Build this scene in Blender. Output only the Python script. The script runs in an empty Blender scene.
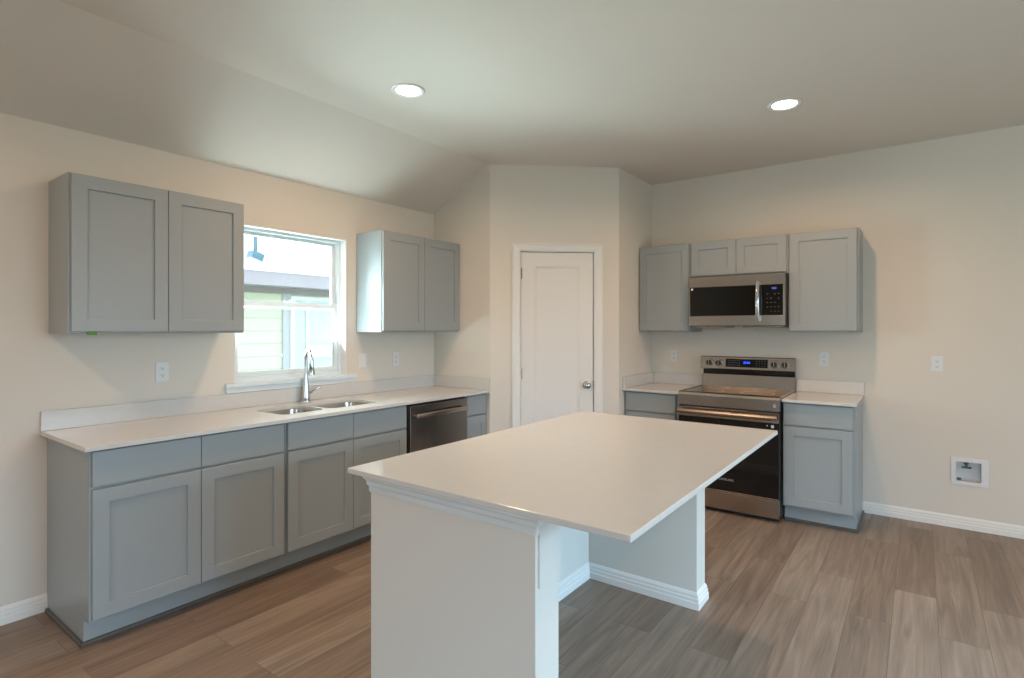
import bpy, bmesh, math
from math import pi, radians, sin, cos
from mathutils import Vector, Matrix
from mathutils.geometry import tessellate_polygon

S = bpy.context.scene
COL = S.collection

# ---------------------------------------------------------------- camera
cam_d = bpy.data.cameras.new('camera')
cam = bpy.data.objects.new('camera', cam_d); COL.objects.link(cam)
cam_d.sensor_width = 36.0
cam_d.lens = 551.706 / 1024 * 36.0
cam_d.shift_y = -(339 - 329.22) / 1024
cam_d.clip_start = 0.05
cam.location = (3.5675, -0.0264, 1.4263)
cam.rotation_euler = (radians(90), 0, radians(36.448))
S.camera = cam

# ---------------------------------------------------------------- world, exposure
W = bpy.data.worlds.new('overcast_sky'); S.world = W; W.use_nodes = True
wn = W.node_tree; wn.nodes.clear()
wo = wn.nodes.new('ShaderNodeOutputWorld'); wb = wn.nodes.new('ShaderNodeBackground')
tc = wn.nodes.new('ShaderNodeTexCoord'); sx = wn.nodes.new('ShaderNodeSeparateXYZ')
rp = wn.nodes.new('ShaderNodeValToRGB')
rp.color_ramp.elements[0].position = 0.46; rp.color_ramp.elements[0].color = (0.55, 0.66, 0.62, 1)
rp.color_ramp.elements[1].position = 0.54; rp.color_ramp.elements[1].color = (0.80, 0.92, 1.0, 1)
mr = wn.nodes.new('ShaderNodeMath'); mr.operation = 'MULTIPLY_ADD'; mr.inputs[1].default_value = .5; mr.inputs[2].default_value = .5
wn.links.new(tc.outputs['Generated'], sx.inputs[0]); wn.links.new(sx.outputs['Z'], mr.inputs[0])
wn.links.new(mr.outputs[0], rp.inputs[0]); wn.links.new(rp.outputs[0], wb.inputs[0]); wn.links.new(wb.outputs[0], wo.inputs[0])
wb.inputs[1].default_value = 5.0

vs = S.view_settings
S.display_settings.display_device = 'sRGB'
vs.view_transform = 'Standard'; vs.look = 'None'; vs.gamma = 1.0; vs.use_curve_mapping = False
vs.exposure = -0.19

def area(name, loc, rot, sx_, sy_, power, color, spread=180):
    l = bpy.data.lights.new(name, 'AREA'); l.shape = 'RECTANGLE'; l.size = sx_; l.size_y = sy_
    l.energy = power; l.color = color; l.spread = radians(spread)
    o = bpy.data.objects.new(name, l); COL.objects.link(o); o.location = loc; o.rotation_euler = rot
    return o
DAY = (0.40, 0.73, 1.0)
# daylight through the big windows behind the camera, the side window, and the window over the sink
area('daylight_back_window', (4.1, -5.10, 1.45), (radians(56), 0, 0), 3.2, 2.0, 62, DAY, 76)
area('daylight_side_window', (7.10, 1.9, 1.4), (radians(56), 0, radians(90)), 2.8, 1.8, 84, DAY, 78)
area('daylight_sink_window', (-0.30, 2.21, 1.60), (radians(130), 0, radians(-90)), 0.75, 0.95, 88, (0.74, 0.97, 0.98))

# ---------------------------------------------------------------- key dimensions (metres)
YB = 5.068           # wall behind the range
PY = 3.605           # short pantry wall beside the window counter
H = 2.819            # flat ceiling
HL = 2.472           # ceiling at the window wall
XK = 0.63            # ceiling crease
XS = 0.655           # pantry corner
XC = 1.485           # pantry return wall
YC = 4.345           # pantry corner
ZC = 0.913           # counter top
ZB = 0.893           # underside of counter
ZU0, ZU1 = 1.405, 2.1774

# ---------------------------------------------------------------- materials
def new_mat(name):
    m = bpy.data.materials.new(name); m.use_nodes = True
    return m, m.node_tree, m.node_tree.nodes['Principled BSDF']
def N(nt, t, **kw):
    n = nt.nodes.new(t)
    for k, v in kw.items(): setattr(n, k, v)
    return n
def noise_vary(nt, b, col, amt=0.04, scale=6.0, stretch=(1, 1, 1)):
    tcn = N(nt, 'ShaderNodeTexCoord'); mp = N(nt, 'ShaderNodeMapping'); mp.inputs['Scale'].default_value = stretch
    nz = N(nt, 'ShaderNodeTexNoise'); nz.inputs['Scale'].default_value = scale; nz.inputs['Detail'].default_value = 4
    mx = N(nt, 'ShaderNodeMix', data_type='RGBA')
    a = tuple(max(0, c * (1 - amt)) for c in col); d = tuple(min(1, c * (1 + amt)) for c in col)
    mx.inputs[6].default_value = (*a, 1); mx.inputs[7].default_value = (*d, 1)
    nt.links.new(tcn.outputs['Object'], mp.inputs[0]); nt.links.new(mp.outputs[0], nz.inputs['Vector'])
    nt.links.new(nz.outputs[0], mx.inputs[0]); nt.links.new(mx.outputs[2], b.inputs['Base Color'])
    return mp, nz
def bump(nt, b, scale, strength, dist=0.002, detail=3):
    tcn = N(nt, 'ShaderNodeTexCoord'); nz = N(nt, 'ShaderNodeTexNoise'); nz.inputs['Scale'].default_value = scale
    nz.inputs['Detail'].default_value = detail
    bp = N(nt, 'ShaderNodeBump'); bp.inputs['Strength'].default_value = strength; bp.inputs['Distance'].default_value = dist
    nt.links.new(tcn.outputs['Object'], nz.inputs['Vector']); nt.links.new(nz.outputs[0], bp.inputs['Height'])
    nt.links.new(bp.outputs[0], b.inputs['Normal'])
def paint(name, col, rough=0.5, amt=0.02, bs=0, spec=0.5, scale=3.0):
    m, nt, b = new_mat(name); noise_vary(nt, b, col, amt, scale)
    b.inputs['Roughness'].default_value = rough; b.inputs['Specular IOR Level'].default_value = spec
    if bs: bump(nt, b, 90, bs)
    return m
def metal(name, col, rough=0.25, stretch=(1, 1, 1), aniso=0.0, amt=.06):
    m, nt, b = new_mat(name); noise_vary(nt, b, col, amt, 40, stretch)
    b.inputs['Metallic'].default_value = 1; b.inputs['Roughness'].default_value = rough
    b.inputs['Anisotropic'].default_value = aniso
    return m
def emit(name, col, strength):
    m, nt, b = new_mat(name); b.inputs['Base Color'].default_value = (*col, 1)
    b.inputs['Emission Color'].default_value = (*col, 1); b.inputs['Emission Strength'].default_value = strength
    return m

M = {}
M['wall'] = paint('cream_wall_paint', (0.70, 0.655, 0.595), 0.65, 0.012, 0.12, 0.3)
M['ceil'] = paint('ceiling_paint', (0.70, 0.655, 0.60), 0.75, 0.012, 0.18, 0.2)
M['trim'] = paint('white_trim_paint', (0.78, 0.775, 0.76), 0.35, 0.01)
M['door'] = paint('white_door_paint', (0.76, 0.745, 0.73), 0.38, 0.01)
M['island'] = paint('warm_white_island_paint', (0.67, 0.65, 0.61), 0.45, 0.01, 0.05)
M['cab'] = paint('grey_cabinet_paint', (0.312, 0.345, 0.362), 0.36, 0.015)
M['cab_side'] = paint('grey_cabinet_laminate', (0.312, 0.345, 0.362), 0.34, 0.01)
M['cab_in'] = paint('cabinet_interior', (0.45, 0.40, 0.33), 0.5)
M['quartz'] = paint('white_quartz', (0.62, 0.61, 0.595), 0.16, 0.03, 0, 0.5, 30)
M['steel'] = metal('brushed_stainless_steel', (0.44, 0.38, 0.335), 0.22, (1, 1, 30), 0.5)
M['steel_dark'] = metal('dark_stainless_steel', (0.40, 0.37, 0.34), 0.2, (1, 1, 30), 0.4)
M['chrome'] = metal('polished_chrome', (0.60, 0.61, 0.63), 0.10)
M['sink'] = metal('sink_stainless_steel', (0.60, 0.56, 0.52), 0.22, (30, 1, 1))
M['black_glass'] = paint('black_glass', (0.006, 0.006, 0.006), 0.05, 0.0)
M['cooktop'] = paint('black_ceramic_glass', (0.03, 0.027, 0.025), 0.12, 0.0, 0, 1.0)
M['black'] = paint('black_plastic', (0.012, 0.012, 0.013), 0.4)
M['plastic'] = paint('white_plastic', (0.72, 0.74, 0.76), 0.35, 0.0)
M['slot'] = paint('dark_slot', (0.12, 0.12, 0.13), 0.6)
M['green'] = paint('green_plastic', (0.02, 0.09, 0.04), 0.4)
M['tag'] = paint('green_tag', (0.05, 0.28, 0.03), 0.5)
M['legend'] = paint('grey_legend_print', (0.32, 0.33, 0.36), 0.5)
M['vinyl'] = paint('white_vinyl_frame', (0.74, 0.80, 0.83), 0.35, 0.0)
M['shoe'] = paint('grey_shoe_moulding', (0.085, 0.078, 0.07), 0.45)
M['led'] = emit('downlight_diffuser', (1.0, 0.93, 0.82), 14)
M['blue_led'] = emit('blue_display', (0.04, 0.16, 1.0), 1.6)
M['blue_led2'] = emit('dim_blue_display', (0.03, 0.10, 0.5), 0.5)
M['fascia'] = paint('mauve_fascia_paint', (0.34, 0.31, 0.35), 0.6)
M['frieze'] = paint('brown_frieze_paint', (0.30, 0.27, 0.27), 0.6)
M['corner'] = paint('grey_corner_board', (0.44, 0.45, 0.49), 0.6)
M['roofing'] = paint('pale_roof_shingle', (0.72, 0.72, 0.72), 0.8, 0.1, 0, .5, 12)
M['concrete'] = paint('pale_concrete', (0.42, 0.45, 0.36), 0.8, 0.1)
M['out_glass'] = paint('pale_blue_reflective_glass', (0.50, 0.62, 0.64), 0.1, 0.02)  # pale blue base colour imitates sky and siding reflected in the pane
M['lampblue'] = paint('blue_grey_lamp_paint', (0.03, 0.06, 0.09), 0.5)

def siding_mat():
    m, nt, b = new_mat('pale_green_lap_siding')
    tcn = N(nt, 'ShaderNodeTexCoord'); s = N(nt, 'ShaderNodeSeparateXYZ')
    md = N(nt, 'ShaderNodeMath', operation='MODULO'); md.inputs[1].default_value = 0.165
    gt = N(nt, 'ShaderNodeMath', operation='LESS_THAN'); gt.inputs[1].default_value = 0.012
    mx = N(nt, 'ShaderNodeMix', data_type='RGBA')
    mx.inputs[6].default_value = (0.60, 0.64, 0.50, 1); mx.inputs[7].default_value = (0.42, 0.45, 0.35, 1)
    nt.links.new(tcn.outputs['Object'], s.inputs[0]); nt.links.new(s.outputs['Z'], md.inputs[0])
    nt.links.new(md.outputs[0], gt.inputs[0]); nt.links.new(gt.outputs[0], mx.inputs[0])
    nt.links.new(mx.outputs[2], b.inputs['Base Color']); b.inputs['Roughness'].default_value = 0.7
    return m
M['siding'] = siding_mat()

def glass_mat():
    m = bpy.data.materials.new('window_glass'); m.use_nodes = True; nt = m.node_tree; nt.nodes.clear()
    o = N(nt, 'ShaderNodeOutputMaterial'); t = N(nt, 'ShaderNodeBsdfTransparent'); g = N(nt, 'ShaderNodeBsdfGlossy')
    t.inputs[0].default_value = (0.95, 0.98, 0.98, 1); g.inputs['Roughness'].default_value = 0.01
    f = N(nt, 'ShaderNodeFresnel'); f.inputs[0].default_value = 1.5; mx = N(nt, 'ShaderNodeMixShader')
    nt.links.new(f.outputs[0], mx.inputs[0]); nt.links.new(t.outputs[0], mx.inputs[1]); nt.links.new(g.outputs[0], mx.inputs[2])
    nt.links.new(mx.outputs[0], o.inputs[0]); return m
M['glass'] = glass_mat()

def floor_mat():
    m, nt, b = new_mat('wood_plank_floor')
    L = nt.links.new
    tcn = N(nt, 'ShaderNodeTexCoord'); s = N(nt, 'ShaderNodeSeparateXYZ'); c = N(nt, 'ShaderNodeCombineXYZ')
    L(tcn.outputs['Object'], s.inputs[0]); L(s.outputs['Y'], c.inputs['X']); L(s.outputs['X'], c.inputs['Y'])
    br = N(nt, 'ShaderNodeTexBrick'); br.offset = 0.37; br.offset_frequency = 2; br.squash = 1
    br.inputs['Scale'].default_value = 1; br.inputs['Brick Width'].default_value = 1.22; br.inputs['Row Height'].default_value = 0.182
    br.inputs['Mortar Size'].default_value = 0.0016; br.inputs['Mortar Smooth'].default_value = 0.1; br.inputs['Bias'].default_value = 0
    br.inputs['Color1'].default_value = (0, 0, 0, 1); br.inputs['Color2'].default_value = (1, 1, 1, 1); br.inputs['Mortar'].default_value = (0.3, 0.3, 0.3, 1)
    L(c.outputs[0], br.inputs['Vector'])
    # grain shifted per plank
    mp = N(nt, 'ShaderNodeMapping'); mp.inputs['Scale'].default_value = (1.1, 15, 1)
    add = N(nt, 'ShaderNodeVectorMath', operation='MULTIPLY_ADD'); add.inputs[1].default_value = (7.3, 3.1, 5.0)
    L(br.outputs['Color'], add.inputs[0]); L(c.outputs[0], add.inputs[2]); L(add.outputs[0], mp.inputs[0])
    n1 = N(nt, 'ShaderNodeTexNoise'); n1.inputs['Scale'].default_value = 1.3; n1.inputs['Detail'].default_value = 7; n1.inputs['Distortion'].default_value = 1.3
    L(mp.outputs[0], n1.inputs['Vector'])
    mp2 = N(nt, 'ShaderNodeMapping'); mp2.inputs['Scale'].default_value = (2.5, 90, 1); L(add.outputs[0], mp2.inputs[0])
    n2 = N(nt, 'ShaderNodeTexNoise'); n2.inputs['Scale'].default_value = 1.6; n2.inputs['Detail'].default_value = 5; L(mp2.outputs[0], n2.inputs['Vector'])
    base = N(nt, 'ShaderNodeValToRGB'); e = base.color_ramp.elements
    e[0].position = 0.0; e[0].color = (0.205, 0.145, 0.108, 1); e[1].position = 1.0; e[1].color = (0.300, 0.232, 0.183, 1)
    x = e.new(0.5); x.color = (0.258, 0.194, 0.150, 1)
    L(br.outputs['Color'], base.inputs[0])
    g1 = N(nt, 'ShaderNodeMapRange'); g1.inputs[1].default_value = .3; g1.inputs[2].default_value = .7; g1.inputs[3].default_value = .74; g1.inputs[4].default_value = 1.24
    L(n1.outputs[0], g1.inputs[0])
    g2 = N(nt, 'ShaderNodeMapRange'); g2.inputs[1].default_value = .3; g2.inputs[2].default_value = .7; g2.inputs[3].default_value = .88; g2.inputs[4].default_value = 1.10
    L(n2.outputs[0], g2.inputs[0])
    mu = N(nt, 'ShaderNodeMath', operation='MULTIPLY'); L(g1.outputs[0], mu.inputs[0]); L(g2.outputs[0], mu.inputs[1])
    sm = N(nt, 'ShaderNodeMapRange'); sm.inputs[3].default_value = 1.0; sm.inputs[4].default_value = 0.7; L(br.outputs['Fac'], sm.inputs[0])
    mu2 = N(nt, 'ShaderNodeMath', operation='MULTIPLY'); L(mu.outputs[0], mu2.inputs[0]); L(sm.outputs[0], mu2.inputs[1])
    vm = N(nt, 'ShaderNodeVectorMath', operation='SCALE'); L(base.outputs[0], vm.inputs[0]); L(mu2.outputs[0], vm.inputs['Scale'])
    L(vm.outputs[0], b.inputs['Base Color'])
    rr = N(nt, 'ShaderNodeMapRange'); rr.inputs[3].default_value = 0.38; rr.inputs[4].default_value = 0.52; L(n2.outputs[0], rr.inputs[0]); L(rr.outputs[0], b.inputs['Roughness'])
    bp = N(nt, 'ShaderNodeBump'); bp.inputs['Strength'].default_value = 0.15; bp.inputs['Distance'].default_value = 0.001
    L(mu2.outputs[0], bp.inputs['Height']); L(bp.outputs[0], b.inputs['Normal'])
    return m
M['floor'] = floor_mat()

# ---------------------------------------------------------------- mesh helpers
def box(bm, x0, x1, y0, y1, z0, z1, bev=0.0, seg=2):
    r = bmesh.ops.create_cube(bm, size=1.0)
    vs_ = r['verts']
    for v in vs_:
        v.co = Vector(((x0 + x1) / 2 + v.co.x * (x1 - x0), (y0 + y1) / 2 + v.co.y * (y1 - y0), (z0 + z1) / 2 + v.co.z * (z1 - z0)))
    if bev > 0:
        es = list({e for v in vs_ for e in v.link_edges})
        bmesh.ops.bevel(bm, geom=es, offset=bev, segments=seg, affect='EDGES', profile=0.5)
def BM(): return bmesh.new()
def cyl(bm, p, q, r1, r2=None, seg=24, cap=True):
    p = Vector(p); q = Vector(q); d = q - p
    if r2 is None: r2 = r1
    res = bmesh.ops.create_cone(bm, cap_ends=cap, segments=seg, radius1=r1, radius2=r2, depth=d.length)
    rot = d.to_track_quat('Z', 'Y').to_matrix().to_4x4()
    bmesh.ops.transform(bm, matrix=Matrix.Translation((p + q) / 2) @ rot, verts=res['verts'])
def lathe(bm, prof, origin=(0, 0, 0), axis='Z', seg=32):
    """prof: list of (r, h). revolve about the axis"""
    rings = []
    for r, h in prof:
        ring = []
        for i in range(seg):
            a = 2 * pi * i / seg
            p = Vector((r * cos(a), r * sin(a), h))
            if axis == '-Y': p = Vector((p.x, -p.z, p.y))
            elif axis == 'X': p = Vector((p.z, p.x, p.y))
            ring.append(bm.verts.new(p + Vector(origin)))
        rings.append(ring)
    for a, b in zip(rings, rings[1:]):
        for i in range(seg):
            j = (i + 1) % seg
            bm.faces.new((a[i], a[j], b[j], b[i]))
    bm.faces.new(rings[0]); bm.faces.new(rings[-1])
def tube(bm, pts, radii, seg=16):
    pts = [Vector(p) for p in pts]; rings = []; prev = None
    for i, p in enumerate(pts):
        t = (pts[min(i + 1, len(pts) - 1)] - pts[max(i - 1, 0)]).normalized()
        if prev is None:
            u = t.orthogonal().normalized()
        else:
            u = (prev - t * prev.dot(t)).normalized()
        prev = u; w = t.cross(u)
        r = radii[i] if hasattr(radii, '__len__') else radii
        rings.append([bm.verts.new(p + (u * cos(2 * pi * k / seg) + w * sin(2 * pi * k / seg)) * r) for k in range(seg)])
    for a, b in zip(rings, rings[1:]):
        for i in range(seg):
            j = (i + 1) % seg; bm.faces.new((a[i], a[j], b[j], b[i]))
    bm.faces.new(rings[0]); bm.faces.new(rings[-1])
def prism(bm, poly, axis, a, b):
    """extrude a 2D polygon along axis between a and b. axis X: poly=(y,z); Y: (x,z); Z: (x,y)"""
    def P(u, v, t):
        return {'X': (t, u, v), 'Y': (u, t, v), 'Z': (u, v, t)}[axis]
    A = [bm.verts.new(P(u, v, a)) for u, v in poly]; B = [bm.verts.new(P(u, v, b)) for u, v in poly]
    n = len(poly)
    bm.faces.new(A); bm.faces.new(B)
    for i in range(n):
        j = (i + 1) % n; bm.faces.new((A[i], A[j], B[j], B[i]))
def slab_holes(bm, outer, holes, z0, z1):
    loops = [outer] + holes
    flat = [p for l in loops for p in l]
    tris = tessellate_polygon([[Vector((x, y, 0)) for x, y in l] for l in loops])
    T = [bm.verts.new((x, y, z1)) for x, y in flat]; Bt = [bm.verts.new((x, y, z0)) for x, y in flat]
    for t in tris:
        try:
            bm.faces.new([T[i] for i in t]); bm.faces.new([Bt[i] for i in t])
        except ValueError: pass
    k = 0
    for l in loops:
        n = len(l)
        for i in range(n):
            j = (i + 1) % n; bm.faces.new((T[k + i], T[k + j], Bt[k + j], Bt[k + i]))
        k += n
def rrect(x0, x1, y0, y1, r, n=6):
    out = []
    for cx, cy, a0 in ((x1 - r, y1 - r, 0), (x0 + r, y1 - r, 90), (x0 + r, y0 + r, 180), (x1 - r, y0 + r, 270)):
        for i in range(n + 1):
            a = radians(a0 + 90 * i / n); out.append((cx + r * cos(a), cy + r * sin(a)))
    return out
def sweep(bm, path, prof, closed=False):
    """sweep profile (out, z) along a 2D path; 'out' is to the right of travel, mitred corners"""
    n = len(path); rings = []
    P = [Vector((p[0], p[1])) for p in path]
    for i in range(n):
        if closed: a = P[i - 1]; c = P[(i + 1) % n]
        else: a = P[i - 1] if i else None; c = P[i + 1] if i < n - 1 else None
        b = P[i]; ns = []
        for u, v in ((a, b), (b, c)):
            if u is None or v is None: continue
            d = (v - u).normalized(); ns.append(Vector((d.y, -d.x)))
        m = ns[0] if len(ns) == 1 else (ns[0] + ns[1]).normalized()
        k = 1 / max(0.2, m.dot(ns[0]))
        rings.append([bm.verts.new((b.x + m.x * o * k, b.y + m.y * o * k, z)) for o, z in prof])
    m_ = len(prof)
    pairs = list(zip(rings, rings[1:])) + ([(rings[-1], rings[0])] if closed else [])
    for A, B in pairs:
        for i in range(m_):
            j = (i + 1) % m_; bm.faces.new((A[i], A[j], B[j], B[i]))
    if not closed: bm.faces.new(rings[0]); bm.faces.new(rings[-1])

def obj(name, bm, mat, parent=None, smooth=False, loc=None):
    bmesh.ops.recalc_face_normals(bm, faces=bm.faces)
    me = bpy.data.meshes.new(name); bm.to_mesh(me); bm.free()
    if smooth:
        me.shade_smooth()
        try: me.set_sharp_from_angle(angle=radians(35))
        except Exception: pass
    me.materials.append(mat)
    o = bpy.data.objects.new(name, me); COL.objects.link(o)
    if parent: o.parent = parent
    if loc: o.location = loc
    return o
def tag(o, label, cat, group=None):
    o['label'] = label; o['category'] = cat
    if group: o['group'] = group
    return o
def struct(o, label, cat):
    o['kind'] = 'structure'; o['label'] = label; o['category'] = cat; return o
def thing(name, label, cat, loc=(0, 0, 0), rotz=0.0, group=None):
    o = bpy.data.objects.new(name, None); COL.objects.link(o); o.empty_display_size = .1
    o.location = loc; o.rotation_euler = (0, 0, rotz); tag(o, label, cat, group); return o
def copy_tree(o, parent=None):
    c = o.copy(); COL.objects.link(c)
    if parent:
        c.parent = parent
    for ch in [x for x in bpy.data.objects if x.parent == o]: copy_tree(ch, c)
    return c

# ================================================================ room shell
b = BM(); box(b, -0.15, 7.15, -5.15, 5.22, -0.12, 0.0)
struct(obj('floor', b, M['floor']), 'brown grey wood plank floor running towards the range wall', 'floor')

b = BM(); prism(b, [(-0.15, HL - 0.0826), (0, HL), (XK, H), (7.15, H), (7.15, 3.0), (XK - .03, 3.0), (-0.15, 2.58)], 'Y', -5.15, 5.22)
struct(obj('ceiling', b, M['ceil']), 'off white ceiling sloping down above the sink window', 'ceiling')

WY0, WY1, WZ0, WZ1 = 1.775, 2.65, 1.077, 2.123     # sink window opening
b = BM()
ZL = HL - 0.0005
box(b, -0.15, 0, -5.0, WY0, 0, 2.40); box(b, -0.15, 0, WY1, 5.07, 0, 2.40)
box(b, -0.15, 0, WY0, WY1, 0, WZ0 - .024); box(b, -0.15, 0, WY0, WY1, WZ1, 2.40)
prism(b, [(-0.15, 2.40), (0, 2.40), (0, HL), (-.15, HL - .0826)], 'Y', -5.0, 5.07)
struct(obj('wall_left', b, M['wall']), 'cream painted wall with the sink window', 'wall')

b = BM(); vx0, vx1, vz0, vz1 = 3.780, 3.919, .341, .478      # opening for the water valve box
box(b, 0, vx0, YB, YB + 0.15, 0, H); box(b, vx1, 7.0, YB, YB + 0.15, 0, H); box(b, vx0, vx1, YB, YB + 0.15, 0, vz0); box(b, vx0, vx1, YB, YB + 0.15, vz1, H)
struct(obj('wall_right', b, M['wall']), 'cream painted wall behind the range, running out of frame on the right', 'wall')

b = BM(); prism(b, [(0, 0), (XS, 0), (XS, H), (XK, H), (0, HL)], 'Y', PY, PY + 0.05)
struct(obj('wall_pantry_left', b, M['wall']), 'short cream wall ending the window counter left of the pantry door', 'wall')
b = BM(); prism(b, [(XC - 0.06, YC + .02), (XC, YC), (XC, YB), (XC - 0.06, YB)], 'Z', 0, H)
struct(obj('wall_pantry_right', b, M['wall']), 'short cream wall between pantry door and range wall', 'wall')

# diagonal pantry wall: local x along the wall, local y into the pantry
DA = math.atan2(YC - PY, XC - XS); DL = math.hypot(YC - PY, XC - XS)
D0, D1, DZ = 0.250, 0.904, 2.095
b = BM()
box(b, 0, D0, 0, 0.10, 0, H); box(b, D1, DL, 0, 0.10, 0, H); box(b, D0, D1, 0, 0.10, DZ, H)
w = obj('wall_pantry_center', b, M['wall']); w.location = (XS, PY, 0); w.rotation_euler = (0, 0, DA)
struct(w, 'diagonal cream wall around the closed pantry door', 'wall')

# walls behind the camera, with their windows
b = BM()
def wall_open(bm, along, c0, c1, t0, t1, holes, h):
    xs = [c0] + [v for o in holes for v in o[:2]] + [c1]
    def bb(a0, a1, z0, z1):
        if along == 'x': box(bm, a0, a1, t0, t1, z0, z1)
        else: box(bm, t0, t1, a0, a1, z0, z1)
    for i in range(0, len(xs), 2): bb(xs[i], xs[i + 1], 0, h)
    for a0, a1, z0, z1 in holes:
        if z0 > 0: bb(a0, a1, 0, z0)
        bb(a0, a1, z1, h)
BH = [(2.5, 5.7, 0.35, 2.35)]
wall_open(b, 'x', 0, 7.0, -5.0 - .15, -5.0, BH, H)
struct(obj('wall_back', b, M['wall']), 'cream wall with large windows behind the camera', 'wall')
b = BM(); SH = [(0.5, 3.3, 0.5, 2.3)]
wall_open(b, 'y', -5.0, YB, 7.0, 7.15, SH, H)
struct(obj('wall_side', b, M['wall']), 'cream wall with a window right of the camera, out of frame', 'wall')
n_ = 2
for along, (a0, a1, z0, z1), t in [('x', BH[0], -5.08), ('y', SH[0], 7.08)]:
    b = BM()
    def bb(p0, p1, q0, q1):
        if along == 'x': box(b, p0, p1, t - .03, t + .03, q0, q1, .003)
        else: box(b, t - .03, t + .03, p0, p1, q0, q1, .003)
    bb(a0, a0 + .06, z0, z1); bb(a1 - .06, a1, z0, z1); bb(a0, a1, z0, z0 + .06); bb(a0, a1, z1 - .06, z1)
    bb(a0, a1, (z0 + z1) / 2 - .025, (z0 + z1) / 2 + .025)
    k = 2 if a1 - a0 > 2 else 1
    for i in range(1, k): bb(a0 + (a1 - a0) * i / k - .04, a0 + (a1 - a0) * i / k + .04, z0, z1)
    struct(obj('window_%d' % n_, b, M['vinyl']), ['', '', 'wide window frame behind the camera', 'side window frame right of the camera'][n_], 'window'); n_ += 1

# ---------------------------------------------------------------- baseboards
BB = [(0, 0), (0.016, 0), (0.016, 0.034), (0.0125, 0.038), (0.0125, 0.053), (0.009, 0.058), (0.009, 0.070), (0.005, 0.078), (0.0, 0.086)]
def baseboard(name, path, label):
    b = BM(); sweep(b, path, BB); struct(obj(name, b, M['trim']), label, 'baseboard')
baseboard('baseboard_left', [(0.0, -5.0), (0.0, 0.8247)], 'white stepped baseboard on the window wall left of the cabinets')
baseboard('baseboard_right', [(3.2115, YB), (7.0, YB)], 'white stepped baseboard along the wall right of the range')
baseboard('baseboard_side', [(7.0, YB), (7.0, -5.0)], 'white baseboard on the wall out of frame to the right')
baseboard('baseboard_back', [(7.0, -5.0), (0.0, -5.0)], 'white baseboard on the wall behind the camera')
def dpt(s, t=0): return (XS + s * cos(DA) - t * sin(DA), PY + s * sin(DA) + t * cos(DA))
baseboard('baseboard_pantry_left', [(XS, PY), dpt(0.196)], 'short white baseboard left of the pantry door')
baseboard('baseboard_pantry_right', [dpt(0.972), (XC, YC), (XC, YB - .61)], 'short white baseboard right of the pantry door')

# ---------------------------------------------------------------- pantry door
d = thing('door_1', 'closed white single panel pantry door with chrome knob', 'door', (XS, PY, 0), DA); d['kind'] = 'structure'
b = BM()
x0, x1, zt = 0.263, 0.890, 2.083
yf = 0.018
rings = [(0, yf + .036), (0, yf + .002), (.002, yf), (.118, yf), (.121, yf + .003), (.128, yf + .0035), (.134, yf + .010), (.145, yf + .011)]
L = []
for ins, y in rings:
    bz = ins + (.10 if ins > .1 else 0)
    L.append([b.verts.new(p) for p in ((x0 + ins, y, .012 + bz), (x1 - ins, y, .012 + bz), (x1 - ins, y, zt - ins), (x0 + ins, y, zt - ins))])
for A_, B_ in zip(L, L[1:]):
    for i in range(4):
        j = (i + 1) % 4; b.faces.new((A_[i], A_[j], B_[j], B_[i]))
b.faces.new(L[0]); b.faces.new(L[-1])
obj('door_slab', b, M['door'], d)
def casing_bm():
    b = BM()
    a0, a1, z1 = 0.250, 0.904, 2.092
    wd = 0.062
    prof = [(0.0, 0.0), (wd, 0.0), (wd, 0.020), (wd - .008, 0.022), (wd - .02, .016), (.022, .013), (.008, .010), (0.0, .006)]
    # mitred path: verts of profile offset outward
    rings = []
    for (px, pz, ox, oz) in ((a0, 0, -1, 0), (a0, z1, -1, 1), (a1, z1, 1, 1), (a1, 0, 1, 0)):
        rings.append([b.verts.new((px + ox * (o - .006 * 0), -t, pz + oz * o)) for o, t in prof])
    for A, B in zip(rings, rings[1:]):
        for i in range(len(prof)):
            j = (i + 1) % len(prof); b.faces.new((A[i], A[j], B[j], B[i]))
    b.faces.new(rings[0]); b.faces.new(rings[-1])
    return b
obj('door_casing', casing_bm(), M['trim'], d)
b = BM()
box(b, 0.250, 0.260, 0.0, 0.10, 0, 2.095); box(b, 0.894, 0.904, 0.0, 0.10, 0, 2.095); box(b, 0.260, 0.894, 0.0, 0.10, 2.086, 2.095)
box(b, 0.260, 0.272, 0.057, 0.075, 0, 2.086); box(b, 0.882, 0.894, 0.057, 0.075, 0, 2.086)
obj('door_jamb', b, M['trim'], d)
for hz in (1.90, 1.05, 0.22):
    b = BM(); cyl(b, (0.2615, 0.010, hz - .045), (0.2615, 0.010, hz + .045), .0065, seg=12)
    cyl(b, (0.2615, 0.010, hz + .045), (0.2615, 0.010, hz + .052), .0065, .003, seg=12)
    box(b, 0.2615, 0.275, 0.012, 0.0175, hz - .044, hz + .044)
    obj('hinge', b, M['chrome'], d, True)
b = BM(); lathe(b, [(0.030, 0), (0.031, .004), (0.026, .009), (0.012, .013), (0.011, .032), (0.019, .038), (0.0275, .048), (0.029, .058), (0.026, .068), (0.016, .075), (0.002, .077)], (0.829, yf, 0.948), '-Y')
kn = obj('door_knob', b, M['chrome'], d, True)
b = BM(); box(b, 0.8885, 0.896, 0.004, 0.0175, 0.915, 0.985, .001)
obj('strike_plate', b, M['steel_dark'], d)

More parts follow.
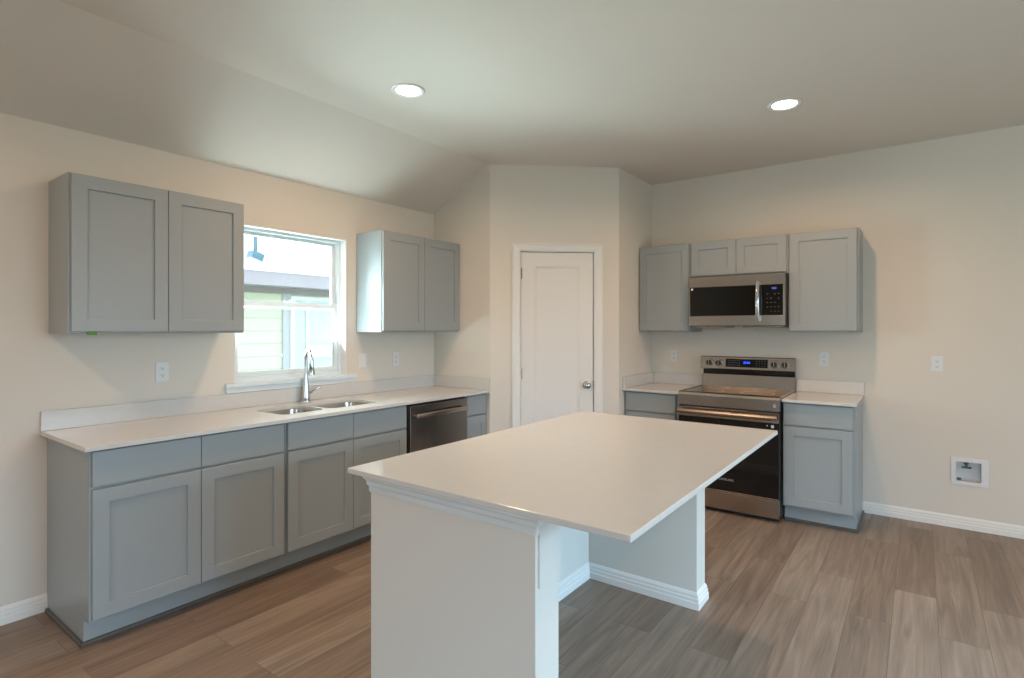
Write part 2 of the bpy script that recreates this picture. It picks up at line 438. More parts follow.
# ---------------------------------------------------------------- sink window
wd_ = thing('window_1', 'white double hung window above the sink', 'window', (0, 0, 0)); wd_['kind'] = 'structure'
def frame_bm(bm, y0, y1, z0, z1, t, x0, x1, bev=.003, sides=None):
    l, r, bt, tp = sides or (t, t, t, t)
    box(bm, x0, x1, y0, y0 + l, z0, z1, bev); box(bm, x0, x1, y1 - r, y1, z0, z1, bev)
    box(bm, x0, x1, y0 + l, y1 - r, z0, z0 + bt, bev); box(bm, x0, x1, y0 + l, y1 - r, z1 - tp, z1, bev)
FZ0 = 1.085
b = BM(); frame_bm(b, WY0 + .002, WY1 - .002, WZ0 + .001, WZ1 - .002, .028, -.145, -.062, .003)
obj('window_frame', b, M['vinyl'], wd_)
b = BM(); box(b, -.062, -.001, WY1 - .012, WY1 - .001, WZ0 + .001, WZ1 - .001); box(b, -.062, -.001, WY0 + .001, WY0 + .012, WZ0 + .001, WZ1 - .001)
box(b, -.062, -.001, WY0 + .012, WY1 - .012, WZ1 - .012, WZ1 - .001)
obj('window_jamb', b, M['trim'], wd_)
GY0, GY1 = WY0 + .030, WY1 - .030
b = BM(); frame_bm(b, GY0, GY1, 1.575, WZ1 - .030, .035, -.130, -.104, .003, (.032, .032, .040, .024))
us = obj('upper_sash', b, M['vinyl'], wd_)
b = BM(); box(b, -.118, -.114, GY0 + .032, GY1 - .032, 1.615, WZ1 - .054); obj('window_pane', b, M['glass'], us)
b = BM(); frame_bm(b, GY0, GY1, WZ0 + .029, 1.620, .035, -.102, -.072, .003, (.034, .034, .034, .040))
ls = obj('lower_sash', b, M['vinyl'], wd_)
b = BM(); box(b, -.088, -.084, GY0 + .034, GY1 - .034, WZ0 + .063, 1.580); obj('window_pane', b, M['glass'], ls)
b = BM(); box(b, -.074, -.060, 2.17, 2.26, 1.618, 1.632, .003); cyl(b, (-.066, 2.215, 1.63), (-.066, 2.215, 1.640), .010); obj('sash_lock', b, M['vinyl'], wd_)
b = BM(); prism(b, [(-.062, WY0 + .001), (.0005, WY0 + .001), (.0005, 1.714), (.032, 1.714), (.032, 2.722), (.0005, 2.722), (.0005, WY1 - .001), (-.062, WY1 - .001)], 'Z', WZ0 - .0235, WZ0)
obj('window_sill', b, M['vinyl'], wd_)
b = BM(); box(b, .0005, 0.016, 1.722, 2.714, 1.014, WZ0 - .0245, .003)
obj('window_apron', b, M['vinyl'], wd_)

# ================================================================ cabinets
# local frame of a cabinet: x along the wall, y=0 at the wall, -y to the room
def rect_rings(b, x0, x1, z0, z1, rings, back=True):
    """nested rectangles (inset, y) bridged into one surface, the last one filled"""
    L = []
    for ins, y in rings:
        L.append([b.verts.new(p) for p in ((x0 + ins, y, z0 + ins), (x1 - ins, y, z0 + ins), (x1 - ins, y, z1 - ins), (x0 + ins, y, z1 - ins))])
    for A, B in zip(L, L[1:]):
        for i in range(4):
            j = (i + 1) % 4; b.faces.new((A[i], A[j], B[j], B[i]))
    b.faces.new(L[0]); b.faces.new(L[-1])
def shaker_bm(x0, x1, z0, z1, yf, th=.019, st=.0635, rec=.009):
    b = BM(); f = -yf - th
    rect_rings(b, x0, x1, z0, z1, [(0, -yf - .0005), (0, f + .0018), (.0018, f), (st - .001, f), (st, f + .001), (st, f + rec)])
    return b
def slab_bm(x0, x1, z0, z1, yf, th=.019):
    b = BM(); box(b, x0, x1, -yf - th, -yf, z0, z1, .0022, 1); return b
FD = 0.61     # face depth of base cabinets
TK = 0.54     # toe kick depth
def base_cabinet(label, loc, rotz, w, doors, drawers, end_left=False, end_right=False, frames=None, shoe_l=False, shoe_r=False, top_rail=True):
    """doors/drawers: list of (x0,x1)"""
    t = thing('base_cabinet', label, 'cabinet', loc, rotz, 'grey base cabinets')
    body = BM()
    for xa, xb in ((0.0005, .016), (w - .016, w - .0005)):
        prism(body, [(-.002, .001), (-TK, .001), (-TK, .122), (-FD + .019, .122), (-FD + .019, ZB - .002), (-.002, ZB - .002)], 'X', xa, xb)
    box(body, .016, w - .016, -FD + .019, -.002, .122, .138)
    box(body, .016, w - .016, -.012, -.002, .138, ZB - .004)
    obj('cabinet_body', body, M['cab_side'], t)
    f = BM(); st = .038
    edges = sorted({0.0005, w - .0005})
    box(f, .0005, st, -FD, -FD + .019, .122, ZB - .002, .001, 1); box(f, w - st, w - .0005, -FD, -FD + .019, .122, ZB - .002, .001, 1)
    box(f, st, w - st, -FD, -FD + .019, ZB - .040, ZB - .002); box(f, st, w - st, -FD, -FD + .019, .122, .160)
    box(f, st, w - st, -FD, -FD + .019, .700, .738)
    if len(doors) > 1:
        mx = (doors[0][1] + doors[1][0]) / 2; box(f, mx - .03, mx + .03, -FD, -FD + .019, .160, ZB - .040)
    obj('face_frame', f, M['cab'], t)
    for x0, x1 in doors: obj('cabinet_door', shaker_bm(x0, x1, .135, .7125, FD), M['cab'], t)
    for x0, x1 in drawers: obj('drawer_front', slab_bm(x0, x1, .7245, .882, FD), M['cab'], t)
    k = BM(); box(k, .016, w - .016, -TK, -TK + .012, .001, .121)
    obj('toe_kick', k, M['cab'], t)
    s = BM(); sp = [(-TK - .0005, .001), (-TK - .013, .001), (-TK - .013, .010), (-TK - .009, .017), (-TK - .0005, .019)]
    prism(s, sp, 'X', -.013 if shoe_l else .001, w + .013 if shoe_r else w - .001)
    if shoe_l: prism(s, [(-.0002, .001), (-.013, .001), (-.013, .010), (-.009, .017), (-.0002, .019)], 'Y', -TK - .012, -.02)
    if shoe_r: prism(s, [(w + .0002, .001), (w + .013, .001), (w + .013, .010), (w + .009, .017), (w + .0002, .019)], 'Y', -TK - .012, -.02)
    obj('shoe_moulding', s, M['shoe'], t)
    return t
R90 = radians(90)
yA, yB_, yC_, yD = 0.8247, 1.761, 2.704, 3.342
base_cabinet('wide grey two-door base cabinet at the left end of the window counter', (0, yA, 0), R90, yB_ - yA,
             [(.009, .4665), (.4695, yB_ - yA - .013)], [(.009, .4665), (.4695, yB_ - yA - .013)], shoe_l=True)
base_cabinet('grey two-door sink base cabinet under the double sink', (0, yB_, 0), R90, yC_ - yB_,
             [(.013, .467), (.470, yC_ - yB_ - .014)], [(.013, .467), (.470, yC_ - yB_ - .014)])
base_cabinet('narrow grey base cabinet between dishwasher and pantry wall', (0, yD, 0), R90, PY - yD - .001,
             [(.006, PY - yD - .016)], [(.006, PY - yD - .016)])
base_cabinet('grey base cabinet left of the range, beside the pantry wall', (XC + .0005, YB, 0), 0, 1.972 - XC,
             [(.020, .462)], [(.020, .462)])
base_cabinet('grey single-door base cabinet right of the range', (2.7525, YB, 0), 0, 3.2115 - 2.7525,
             [(.009, .444)], [(.009, .444)], shoe_r=True)

def wall_cabinet(label, loc, rotz, w, z0, z1, doors, depth=.30, reveal=.008, dz0=.010, open_side=None):
    t = thing('wall_cabinet', label, 'cabinet', (loc[0], loc[1], z0), rotz, 'grey wall cabinets')
    h = z1 - z0
    body = BM()
    box(body, .0005, .016, -depth + .019, -.002, 0, h); box(body, w - .016, w - .0005, -depth + .019, -.002, 0, h)
    box(body, .016, w - .016, -depth + .019, -.002, .006, .020); box(body, .016, w - .016, -depth + .019, -.002, h - .018, h)
    box(body, .016, w - .016, -.010, -.002, .02, h - .018)
    obj('cabinet_body', body, M['cab_side'], t)
    f = BM(); st = .038
    box(f, .0005, st, -depth, -depth + .019, 0, h, .001, 1); box(f, w - st, w - .0005, -depth, -depth + .019, 0, h, .001, 1)
    box(f, st, w - st, -depth, -depth + .019, 0, st); box(f, st, w - st, -depth, -depth + .019, h - st, h)
    if len(doors) > 1:
        mx = (doors[0][1] + doors[1][0]) / 2; box(f, mx - .03, mx + .03, -depth, -depth + .019, st, h - st)
    obj('face_frame', f, M['cab'], t)
    for x0, x1 in doors: obj('cabinet_door', shaker_bm(x0, x1, dz0, h - .006, depth), M['cab'], t)
    return t
wl = wall_cabinet('grey two-door wall cabinet left of the sink window', (0, .8306, 0), R90, 1.683 - .8306, ZU0, ZU1,
             [(.010, .4305), (.4335, .845)])
b = BM(); box(b, .075, .112, -.3215, -.3035, -.006, .009, .001, 1)
lt = obj('hinge_tag', b, M['tag'], wl); lt['label'] = 'small green tag under the left door'
wall_cabinet('grey two-door wall cabinet right of the sink window', (0, 2.737, 0), R90, PY - 2.737 - .001, ZU0, ZU1,
             [(.006, .4345), (.4375, PY - 2.737 - .006)])
wall_cabinet('grey single-door wall cabinet left of the microwave', (XC + .0005, YB, 0), 0, 1.966 - XC, ZU0, ZU1, [(.012, .466)])
wall_cabinet('short grey two-door wall cabinet above the microwave', (1.9665, YB, 0), 0, 2.737 - 1.9665, 1.871, ZU1,
             [(.008, .377), (.380, .757)], dz0=.012)
wall_cabinet('grey single-door wall cabinet right of the microwave', (2.7375, YB, 0), 0, 3.2115 - 2.7375, ZU0, ZU1, [(.012, .460)])

# ================================================================ countertops
SB = [(0.175, 0.508, 1.810, 2.115), (0.185, 0.508, 2.145, 2.545)]    # sink bowls x0,x1,y0,y1
ct = thing('countertop', 'long white quartz counter under the sink window', 'countertop', (0, 0.797, ZB))
oy, oz = 0.797, ZB
b = BM()
CX = 0.660
slab_holes(b, [(.001, .797 - oy), (CX, .797 - oy), (CX, PY - .001 - oy), (.001, PY - .001 - oy)],
           [rrect(a[0], a[1], a[2] - oy, a[3] - oy, .055) for a in SB], 0, .020)
obj('counter_slab', b, M['quartz'], ct)
b = BM(); box(b, .001, .020, 0, PY - .001 - oy, .0205, .119, .002); obj('backsplash', b, M['quartz'], ct)
b = BM(); box(b, .0205, CX, PY - .021 - oy, PY - .001 - oy, .0205, .119, .002); obj('side_splash', b, M['quartz'], ct)

ct2 = thing('countertop', 'small white quartz counter between pantry wall and range', 'countertop', (XC, YB, ZB))
b = BM(); box(b, .001, 1.989 - XC, -CX, -.001, 0, .020, .002); obj('counter_slab', b, M['quartz'], ct2)
b = BM(); box(b, .021, 1.972 - XC, -.020, -.001, .0205, .119, .002); obj('backsplash', b, M['quartz'], ct2)
b = BM(); box(b, .001, .020, -CX, -.001, .0205, .119, .002); obj('side_splash', b, M['quartz'], ct2)
ct3 = thing('countertop', 'small white quartz counter right of the range', 'countertop', (2.7515, YB, ZB))
b = BM(); box(b, .001, 3.222 - 2.7515, -CX, -.001, 0, .020, .002); obj('counter_slab', b, M['quartz'], ct3)
b = BM(); box(b, .001, 3.222 - 2.7515, -.020, -.001, .0205, .119, .002); obj('backsplash', b, M['quartz'], ct3)

# ---------------------------------------------------------------- double sink
sk = thing('double_sink', 'stainless steel undermount double bowl sink below the window', 'sink', (0, 0, ZB - .2))
def bowl_bm(x0, x1, y0, y1, zt, dep):
    b = BM(); rings = []
    for ins, z, r in ((-.014, zt, .065), (0.0, zt, .055), (0.002, zt - .01, .054), (.010, zt - dep + .03, .05), (.018, zt - dep + .010, .045), (.04, zt - dep, .03)):
        rings.append([b.verts.new((x, y, z)) for x, y in rrect(x0 + ins, x1 - ins, y0 + ins, y1 - ins, r)])
    for A, B in zip(rings, rings[1:]):
        n = len(A)
        for i in range(n):
            j = (i + 1) % n; b.faces.new((A[i], A[j], B[j], B[i]))
    b.faces.new(rings[-1])
    # outer skin for thickness
    rings2 = []
    for ins, z, r in ((-.014, zt - .0015, .065), (-.003, zt - .0015, .055), (.006, zt - dep + .03, .05), (.014, zt - dep + .006, .045), (.04, zt - dep - .003, .03)):
        rings2.append([b.verts.new((x, y, z)) for x, y in rrect(x0 + ins, x1 - ins, y0 + ins, y1 - ins, r)])
    for A, B in zip(rings2, rings2[1:]):
        n = len(A)
        for i in range(n):
            j = (i + 1) % n; b.faces.new((A[i], A[j], B[j], B[i]))
    b.faces.new(rings2[-1])
    A, B = rings[0], rings2[0]
    for i in range(len(A)):
        j = (i + 1) % len(A); b.faces.new((A[i], A[j], B[j], B[i]))
    return b
for a in SB:
    bw = obj('sink_bowl', bowl_bm(*a, .199, .19), M['sink'], sk, True)
    cx, cy = (a[0] + a[1]) / 2, (a[2] + a[3]) / 2
    b = BM(); lathe(b, [(.045, 0), (.045, .003), (.036, .004), (.030, .001), (.010, .0015), (.008, .006), (.001, .007)], (cx, cy, .0095))
    obj('drain', b, M['chrome'], bw, True)

# ---------------------------------------------------------------- faucet
fx, fy = 0.070, 2.252
fc = thing('kitchen_faucet', 'tall chrome pull-down faucet behind the double sink', 'faucet', (fx, fy, ZC + .0005))
b = BM(); lathe(b, [(.0330, 0), (.0335, .006), (.031, .012), (.028, .03), (.0245, .06), (.021, .095), (.018, .13), (.0155, .16), (.0135, .20)])
obj('faucet_body', b, M['chrome'], fc, True)
dv = Vector((0.80, -0.24, 0)).normalized()
R = .062
pts = [Vector((0, 0, .19)), Vector((0, 0, .24)), Vector((0, 0, .305))]
for i in range(1, 15):
    a = pi * i / 15 * 1.0
    pts.append(Vector((0, 0, .305)) + dv * (R - R * cos(a)) + Vector((0, 0, R * sin(a))))
pts.append(pts[-1] + Vector((0, 0, -.012)))
b = BM(); tube(b, pts, .0115, 18); obj('spout', b, M['chrome'], fc, True)
e = pts[-1]
b = BM(); lathe(b, [(.013, .0), (.015, -.01), (.015, -.035), (.018, -.06), (.022, -.085), (.024, -.105), (.020, -.109), (.004, -.109)], tuple(e))
hd = obj('spray_head', b, M['chrome'], fc, True)
b = BM(); nrm = Vector((0.6, -0.8, 0)); box(b, e.x + .008, e.x + .0165, e.y - .014, e.y - .006, e.z - .068, e.z - .035, .002)
obj('spray_button', b, M['black'], hd)
b = BM(); cyl(b, (0, .012, .062), (0, .045, .064), .0135, .0125); 
tube(b, [(0, .040, .066), (.004, .062, .076), (.010, .088, .088), (.015, .108, .097)], [.009, .0065, .0055, .007], 12)
obj('faucet_handle', b, M['chrome'], fc, True)

# ================================================================ dishwasher
dw = thing('dishwasher', 'dark stainless dishwasher in the window counter run', 'dishwasher', (0, yC_ + .004, 0), R90)
w = yD - yC_ - .008
b = BM(); box(b, .012, w - .012, -.57, -.02, .10, ZB - .006); obj('tub', b, M['black'], dw)
b = BM(); box(b, .014, w, -FD - .022, -.575, .118, .872, .004); dd = obj('dishwasher_door', b, M['steel_dark'], dw)
b = BM(); box(b, .001, .012, -FD - .012, -.575, .118, .884); box(b, .001, w, -FD + .002, -.575, .874, ZB - .004); obj('gasket', b, M['black'], dw)
b = BM()
hz = .800
box(b, .045, w - .03, -FD - .066, -FD - .050, hz - .017, hz + .017, .006, 3)
for xx in (.055, w - .055): box(b, xx, xx + .018, -FD - .055, -FD - .022, hz - .010, hz + .010, .003)
obj('dishwasher_handle', b, M['steel'], dd, True)
b = BM(); box(b, .10, .19, -FD - .0226, -FD - .0215, .838, .846); obj('control_legend', b, M['black'], dd)
b = BM(); box(b, .016, w - .004, -TK, -TK + .012, .004, .112); obj('toe_kick', b, M['black'], dw)

# ================================================================ range
RX0, RX1 = 1.9935, 2.7475
rw = RX1 - RX0
rg = thing('range', 'stainless electric range with black glass oven door', 'range', (RX0, YB, 0))
b = BM(); box(b, .003, rw - .003, -.655, -.022, .03, .918, .002); obj('range_body', b, M['black'], rg)
b = BM(); box(b, .012, rw - .012, -.655, -.095, .9185, .9265, .001); obj('cooktop_glass', b, M['cooktop'], rg)
b = BM()
prism(b, [(-.702, .822), (-.655, .822), (-.655, .930), (-.672, .930), (-.692, .922), (-.702, .905)], 'X', 0, rw)
box(b, 0, .011, -.655, -.095, .900, .930, .001); box(b, rw - .011, rw, -.655, -.095, .900, .930, .001)
ap = obj('front_trim', b, M['steel'], rg)
b = BM(); box(b, rw - .045, rw - .025, -.7028, -.7018, .850, .875); obj('logo_plate', b, M['legend'], ap)
b = BM()
prism(b, [(-.022, .927), (-.088, .927), (-.074, 1.030), (-.022, 1.030)], 'X', .004, rw - .004)
obj('rear_riser', b, M['steel'], rg)
b = BM(); box(b, .004, rw - .004, -.062, -.022, 1.030, 1.078, .004); obj('vent_strip', b, M['black_glass'], rg)
b = BM(); prism(b, [(-.022, 1.076), (-.088, 1.076), (-.090, 1.080), (-.078, 1.182), (-.074, 1.187), (-.022, 1.187)], 'X', -.012, rw - .002)
cp = obj('control_panel', b, M['steel'], rg)
def py_(z): return -.090 + (z - 1.08) * .012 / .102
b = BM(); prism(b, [(py_(1.098) - .0015, 1.098), (py_(1.098) + .004, 1.098), (py_(1.168) + .004, 1.168), (py_(1.168) - .0015, 1.168)], 'X', .205, .548)
dp = obj('display_glass', b, M['black_glass'], cp)
b = BM()
for dx in (.355, .368, .384, .397):
    yy = py_(1.138) - .0025
    box(b, dx, dx + .009, yy, yy + .002, 1.130, 1.133); box(b, dx, dx + .009, yy, yy + .002, 1.143, 1.146)
    box(b, dx, dx + .0025, yy, yy + .002, 1.130, 1.146); box(b, dx + .0065, dx + .009, yy, yy + .002, 1.130, 1.146)
obj('clock_digits', b, M['blue_led'], dp)
for i in range(6):
    for zz in (1.115, 1.135, 1.153):
        b = BM(); box(b, .225 + i * .018, .234 + i * .018, py_(zz) - .0022, py_(zz), zz - .0015, zz + .0015); obj('touch_key', b, M['legend'], dp)
        if i < 4:
            b = BM(); box(b, .455 + i * .022, .463 + i * .022, py_(zz) - .0022, py_(zz), zz - .0015, zz + .0015); obj('touch_key', b, M['legend'], dp)
for kx in (.068, .150, .600, .682):
    b = BM(); lathe(b, [(.033, 0), (.033, .005), (.030, .008), (.026, .008), (.025, .024), (.022, .028), (.001, .028)], (kx, py_(1.132) , 1.132), '-Y')
    kb = obj('control_knob', b, M['chrome'], cp, True)
    b = BM(); lathe(b, [(.0215, 0), (.0215, .0012), (.001, .0012)], (kx, py_(1.132) - .028, 1.132), '-Y'); obj('knob_cap', b, M['black'], kb)
    b = BM(); box(b, kx - .0035, kx + .0035, py_(1.132) - .034, py_(1.132) - .0285, 1.112, 1.152, .002); obj('knob_pointer', b, M['steel'], kb)
# oven door
b = BM(); box(b, .004, rw - .004, -.697, -.656, .178, .812, .004); od = obj('oven_door', b, M['black'], rg)
b = BM(); box(b, .006, rw - .006, -.7005, -.6975, .182, .732, .001); og = obj('door_glass', b, M['black_glass'], od)
b = BM(); box(b, .005, rw - .005, -.7015, -.6975, .735, .808, .002)
obj('door_band', b, M['steel'], od)
b = BM(); box(b, .005, rw - .005, -.7035, -.6975, .172, .182, .001)
obj('lower_trim', b, M['steel'], od)
b = BM()
prism(b, [(-.742, .758), (-.752, .764), (-.756, .778), (-.752, .792), (-.742, .798), (-.736, .778)], 'X', .012, rw - .012)
for xx in (.02, rw - .05): box(b, xx, xx + .03, -.745, -.700, .764, .792, .003)
obj('oven_handle', b, M['steel'], od)
b = BM(); box(b, rw - .058, rw - .038, -.7012, -.7004, .700, .722); obj('energy_sticker', b, M['plastic'], og)
b = BM(); box(b, rw - .088, rw - .080, -.7012, -.7004, .711, .718); obj('indicator_dot', b, M['plastic'], og)
fcv = bpy.data.curves.new('brand_lettering', 'FONT'); fcv.body = 'SAMSUNG'; fcv.size = .024; fcv.extrude = .0003; fcv.align_x = 'CENTER'
fo = bpy.data.objects.new('tmp_text', fcv); COL.objects.link(fo)
dg = bpy.context.evaluated_depsgraph_get(); me = bpy.data.meshes.new_from_object(fo.evaluated_get(dg)); bpy.data.objects.remove(fo)
me.materials.clear(); me.materials.append(M['legend'])
tx = bpy.data.objects.new('brand_lettering', me); COL.objects.link(tx); tx.parent = og
tx.location = (rw / 2 , -.7009, .262); tx.rotation_euler = (R90, 0, 0)
b = BM(); box(b, .004, rw - .004, -.697, -.656, .034, .168, .005); dr = obj('storage_drawer', b, M['steel'], rg)
for xx in (.05, rw - .05):
    for yy in (-.60, -.08):
        b = BM(); cyl(b, (xx, yy, .001), (xx, yy, .030), .018); obj('foot', b, M['black'], rg, True)
b = BM(); box(b, .02, rw - .02, -.645, -.63, .006, .034); obj('kick_panel', b, M['black'], rg)
# burner rings printed on the glass
for bx_, by_, r in ((.19, -.50, .11), (.56, -.50, .12), (.19, -.24, .08), (.56, -.24, .08)):
    b = BM(); n = 48
    a_ = [b.verts.new((bx_ + r * cos(2 * pi * i / n), by_ + r * sin(2 * pi * i / n), .9268)) for i in range(n)]
    c_ = [b.verts.new((bx_ + (r - .003) * cos(2 * pi * i / n), by_ + (r - .003) * sin(2 * pi * i / n), .9268)) for i in range(n)]
    for i in range(n):
        j = (i + 1) % n; b.faces.new((a_[i], a_[j], c_[j], c_[i]))
    obj('burner_ring', b, M['legend'], rg)

# ================================================================ microwave
MX0, MX1, MZ0, MZ1 = 1.9795, 2.7365, 1.438, 1.868
mw = MX1 - MX0; mh = MZ1 - MZ0
mo = thing('microwave', 'stainless over-the-range microwave with black glass door', 'microwave', (MX0, YB, MZ0))
b = BM(); box(b, .002, mw - .002, -.355, -.002, .014, mh - .0015, .002); obj('microwave_body', b, M['black'], mo)
b = BM(); box(b, .03, .30, -.33, -.10, .002, .0135, .002); box(b, .42, mw - .03, -.33, -.10, .002, .0135, .002); obj('grease_filter', b, M['steel'], mo)
dy = -.356
b = BM()
gx0, gx1, gz0, gz1 = .010, mw - .022, .100, .340
box(b, 0, mw - .006, dy - .040, dy, gz1, mh - .003, .003); box(b, 0, mw - .006, dy - .040, dy, .016, gz0, .003)
box(b, 0, gx0, dy - .040, dy, gz0, gz1); box(b, gx1, mw - .006, dy - .040, dy, gz0, gz1)
md = obj('microwave_door', b, M['steel'], mo)
b = BM(); box(b, gx0, .562, dy - .0395, dy, gz0, gz1, .001); obj('door_window', b, M['black_glass'], md)
b = BM(); box(b, .564, gx1, dy - .0395, dy, gz0, gz1, .001); cpn = obj('control_panel', b, M['black_glass'], mo)
b = BM(); box(b, .655, .688, dy - .0405, dy - .0393, .303, .318); obj('clock_display', b, M['blue_led2'], cpn)
for i in range(4):
    for j in range(5):
        if (i + j) % 5:
            b = BM(); box(b, .618 + i * .027, .628 + i * .027, dy - .0401, dy - .0393, .128 + j * .034, .133 + j * .034); obj('touch_key', b, M['slot'], cpn)
b = BM(); hp = []
for i in range(13):
    t = i / 12; hp.append((.555, dy - .052 - .022 * sin(pi * t), .055 + .310 * t))
tube(b, hp, .0175, 14)
for zz in (.060, .360): cyl(b, (.555, dy - .056, zz), (.555, dy - .036, zz), .011)
obj('microwave_handle', b, M['chrome'], md, True)
b = BM(); box(b, .020, .036, dy - .0405, dy - .0393, .318, .334); obj('energy_sticker', b, M['plastic'], md)

# ================================================================ island
IX0, IX1, IY0, IY1 = 1.8637, 2.9898, 1.254, 3.023
it = thing('island_countertop', 'large white quartz island countertop', 'countertop', (IX0, IY0, ZB))
b = BM(); box(b, 0, IX1 - IX0, 0, IY1 - IY0, 0, .020, .003, 2); o = obj('counter_slab', b, M['quartz'], it)
ib = thing('kitchen_island', 'warm white island base with two end walls and open seating recess', 'island', (0, 0, 0))
WX0, WX1 = 1.912, 2.655
wa0, wa1 = 1.325, 1.455      # near wing
wb0, wb1 = 2.792, 2.925      # far wing
KX = 2.035
b = BM()
prism(b, [(WX0, wa0), (WX1, wa0), (WX1, wa1), (KX, wa1), (KX, wb0), (WX1, wb0), (WX1, wb1), (WX0, wb1)], 'Z', .001, ZB - .001)
obj('island_wall', b, M['island'], ib)
b = BM()
loop = [(WX0, wa0), (WX1, wa0), (WX1, wa1), (KX, wa1), (KX, wb0), (WX1, wb0), (WX1, wb1), (WX0, wb1)]
sweep(b, loop, [(o_, z + .001) for o_, z in BB], closed=True)
obj('island_baseboard', b, M['trim'], ib)
# crown under the top: around the near wing and the far wing
CR = [(0, .815), (.003, .815), (.006, .822), (.006, .838), (.012, .846), (.013, .860), (.021, .868), (.023, .877), (.023, .892), (0, .892)]
b = BM(); sweep(b, [(WX0, wb1), (WX0, wa0), (WX1, wa0), (WX1, wa0 + .025)], CR); obj('crown_trim', b, M['trim'], ib)
b = BM(); sweep(b, [(WX1, wb1 - .02), (WX1, wb1), (WX0, wb1)], CR); obj('crown_trim', b, M['trim'], ib)
for y0, y1 in ((wa0 + .014, wa1), (wb0, wb1)):
    b = BM(); box(b, WX1, WX1 + .008, y0, y1, .655, ZB - .001, .001, 1); obj('support_plate', b, M['island'], ib)

# ================================================================ electrical plates, water box
def outlet_bm():
    b = BM(); box(b, -.035, .035, -.006, -.0003, -.0575, .0575, .002); return b
def outlet(label, loc, rotz, kind='outlet'):
    t = thing('wall_outlet' if kind == 'outlet' else 'light_switch', label, 'outlet' if kind == 'outlet' else 'switch', loc, rotz)
    obj('cover_plate', outlet_bm(), M['plastic'], t)
    if kind == 'outlet':
        for dz in (-.020, .020):
            b = BM(); prism(b, [(x, z + dz) for x, z in [(-.016, -.010), (-.010, -.0145), (.010, -.0145), (.016, -.010), (.016, .010), (.010, .0145), (-.010, .0145), (-.016, .010)]], 'Y', -.0075, -.0062)
            r = obj('receptacle', b, M['plastic'], t)
            b = BM()
            box(b, -.0075, -.0050, -.0082, -.0076, dz - .001, dz + .007); box(b, .0050, .0075, -.0082, -.0076, dz - .001, dz + .007)
            cyl(b, (0, -.0076, dz - .007), (0, -.0082, dz - .007), .0028, seg=10); obj('slots', b, M['slot'], r)
    else:
        b = BM(); box(b, -.016, .016, -.0085, -.0062, -.032, .032, .001); r = obj('rocker', b, M['plastic'], t)
    return t
outlet('white outlet under the wall cabinet left of the window', (0, 1.355, 1.176), R90)
outlet('white switch plate just right of the sink window', (0, 2.800, 1.178), R90, 'switch')
outlet('white outlet below the wall cabinet near the pantry corner', (0, 3.144, 1.172), R90)
outlet('white outlet on the wall left of the range, above the small counter', (1.705, YB, 1.176), 0)
outlet('white outlet on the wall just right of the range', (2.946, YB, 1.186), 0)
outlet('white outlet on the bare wall above the water valve box', (3.671, YB, 1.172), 0)
# water box
wbx = thing('water_valve_box', 'recessed white water valve box low on the right wall', 'water box', (3.752, YB, .313))
b = BM(); L_, Hh = .205, .193
ix0, ix1, iz0, iz1 = .030, .165, .030, .163
for a in ((0, L_, 0, iz0), (0, L_, iz1, Hh), (0, ix0, iz0, iz1), (ix1, L_, iz0, iz1)): box(b, a[0], a[1], -.008, -.001, a[2], a[3])
for a in ((ix0, ix1, iz0 - .0015, iz0), (ix0, ix1, iz1, iz1 + .0015), (ix0 - .0015, ix0, iz0, iz1), (ix1, ix1 + .0015, iz0, iz1)): box(b, a[0], a[1], -.008, .075, a[2], a[3])
obj('box_frame', b, M['plastic'], wbx)
b = BM(); box(b, ix0 - .0015, ix1 + .0015, .075, .078, iz0 - .0015, iz1 + .0015); obj('box_back', b, M['plastic'], wbx)
b = BM(); cyl(b, (.085, .015, iz1 - .002), (.085, .015, iz1 - .040), .008); cyl(b, (.085, .015, iz1 - .004), (.085, .015, iz1 - .014), .015); cyl(b, (.085, .035, iz1 - .030), (.085, .006, iz1 - .030), .006)
box(b, .058, .114, .006, .022, iz1 - .046, iz1 - .033, .003)
obj('valve', b, M['green'], wbx, True)
b = BM(); cyl(b, (.045, .02, iz0), (.045, .02, iz0 + .012), .012); obj('drain_plug', b, M['slot'], wbx)

# ================================================================ downlights
def downlight(label, x, y):
    t = thing('recessed_downlight', label, 'ceiling light', (x, y, H), 0, 'recessed ceiling lights')
    b = BM(); lathe(b, [(.070, -.0005), (.096, -.0005), (.096, -.004), (.090, -.008), (.074, -.006), (.070, -.003)], seg=40)
    # open the centre
    bmesh.ops.delete(b, geom=[f for f in b.faces if len(f.verts) > 10], context='FACES_ONLY')
    obj('trim_ring', b, M['trim'], t, True)
    b = BM(); lathe(b, [(.069, -.0008), (.069, -.0045), (.001, -.0055)], seg=40); obj('diffuser', b, M['led'], t, True)
    l = bpy.data.lights.new('downlight_lamp', 'AREA'); l.shape = 'DISK'; l.size = .12; l.energy = LAMP; l.color = (1.0, 0.61, 0.34); l.spread = radians(165)
    o = bpy.data.objects.new('downlight_lamp', l); COL.objects.link(o); o.parent = t; o.location = (0, 0, -.012)
LAMP = 19
downlight('lit round downlight in the ceiling nearest the sink window', 1.172, 2.20)
downlight('lit round downlight in the ceiling in front of the range', 2.895, 3.722)
downlight('lit downlight right of the island, out of frame', 4.9, 1.6)
downlight('lit downlight behind the camera on the window side', 1.172, -0.45)
downlight('lit downlight behind the camera on the far side', 4.9, -0.45)

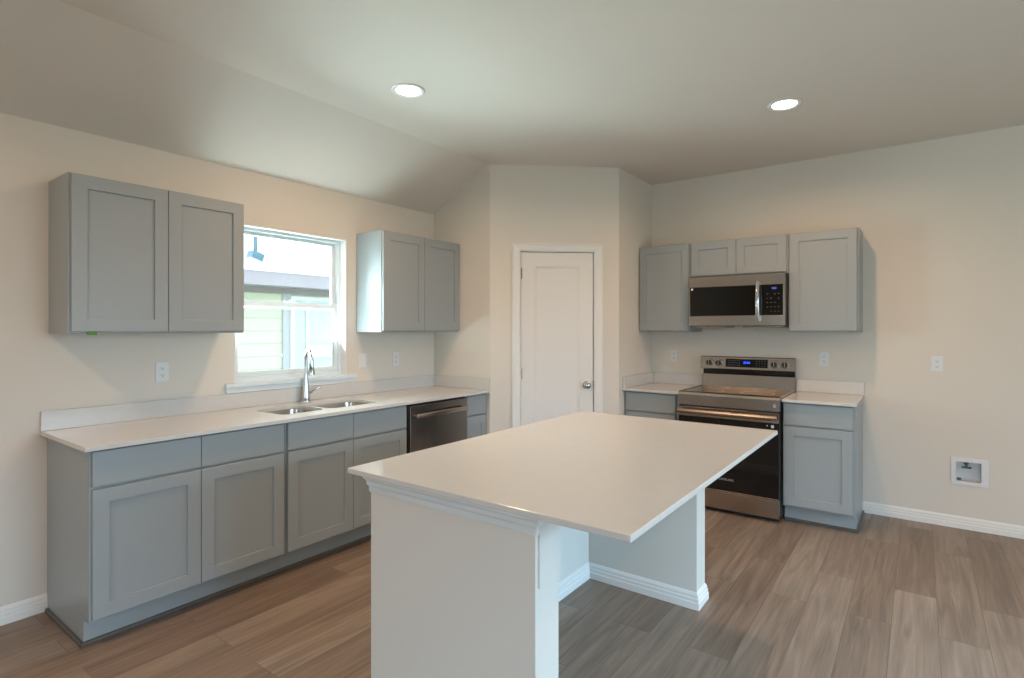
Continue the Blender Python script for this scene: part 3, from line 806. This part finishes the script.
# ================================================================ outside
b = BM(); box(b, -14, -0.16, -10, 18, -0.5, -0.25)
struct(obj('ground', b, M['concrete']), 'pale ground between the houses', 'ground')
NX = -3.2
nh = thing('neighbour_house', 'pale green lap-sided house seen through the sink window', 'house', (NX, 0, -.25))
b = BM(); box(b, -4, 0, -4, 4.03, 0, 2.25); box(b, -4, 0, 4.03, 5.9 + .0, 0, 2.25)
obj('siding_wall', b, M['siding'], nh)
b = BM(); box(b, .0, .025, 4.03, 4.13, 0, 2.15); obj('corner_board', b, M['corner'], nh)
b = BM(); box(b, .0, .35, -4.3, 9, 2.215, 2.235); box(b, .35, .37, -4.3, 9, 2.215, 2.39); obj('fascia', b, M['fascia'], nh)
b = BM(); box(b, .001, .02, -4, 5.9, 2.14, 2.213); obj('frieze_board', b, M['frieze'], nh)  # brownish strip at the wall top, just under the fascia
b = BM(); prism(b, [(.38, 2.391), (-4.0, 3.9), (-4.0, 3.8), (.38, 2.38)], 'Y', -4.3, 9); obj('roof', b, M['roofing'], nh)
b = BM(); box(b, -4, 0, 5.9, 9, 0, 2.25); obj('far_wall', b, M['siding'], nh)
f = BM(); frame_bm(f, 4.13, 5.7, .85, 2.12, .055, .002, .045, .003); nw = obj('house_window', f, M['vinyl'], nh)
b = BM(); box(b, .010, .018, 4.185, 5.645, .905, 2.065); obj('window_pane', b, M['out_glass'], nw)
f = BM(); box(f, .020, .040, 4.36, 4.40, .905, 2.065, .003); box(f, .020, .040, 4.40, 5.645, 1.28, 1.45, .003); obj('window_divider', f, M['vinyl'], nw)  # upright mullion; the wide white band stands in for a reflection
# stand-in for an unidentified blue shape hanging outside the window
ev = thing('eave_lamp', 'small blue grey lamp hanging outside the sink window', 'lamp', (-.5, 2.193, 2.25))
b = BM(); cyl(b, (0, 0, 0), (0, 0, -.25), .015); obj('stem', b, M['lampblue'], ev, True)
b = BM(); box(b, -.05, .05, -.046, .046, -.034, .034, .008)
hd2 = obj('lamp_head', b, M['lampblue'], ev, loc=(0, -.002, -.272)); hd2.rotation_euler = (radians(-20), 0, radians(0))
b = BM(); box(b, -.55, -.16, -6, 8, 2.25, 2.27)
struct(obj('soffit_1', b, M['trim']), 'white soffit under the eave outside the sink window', 'soffit')
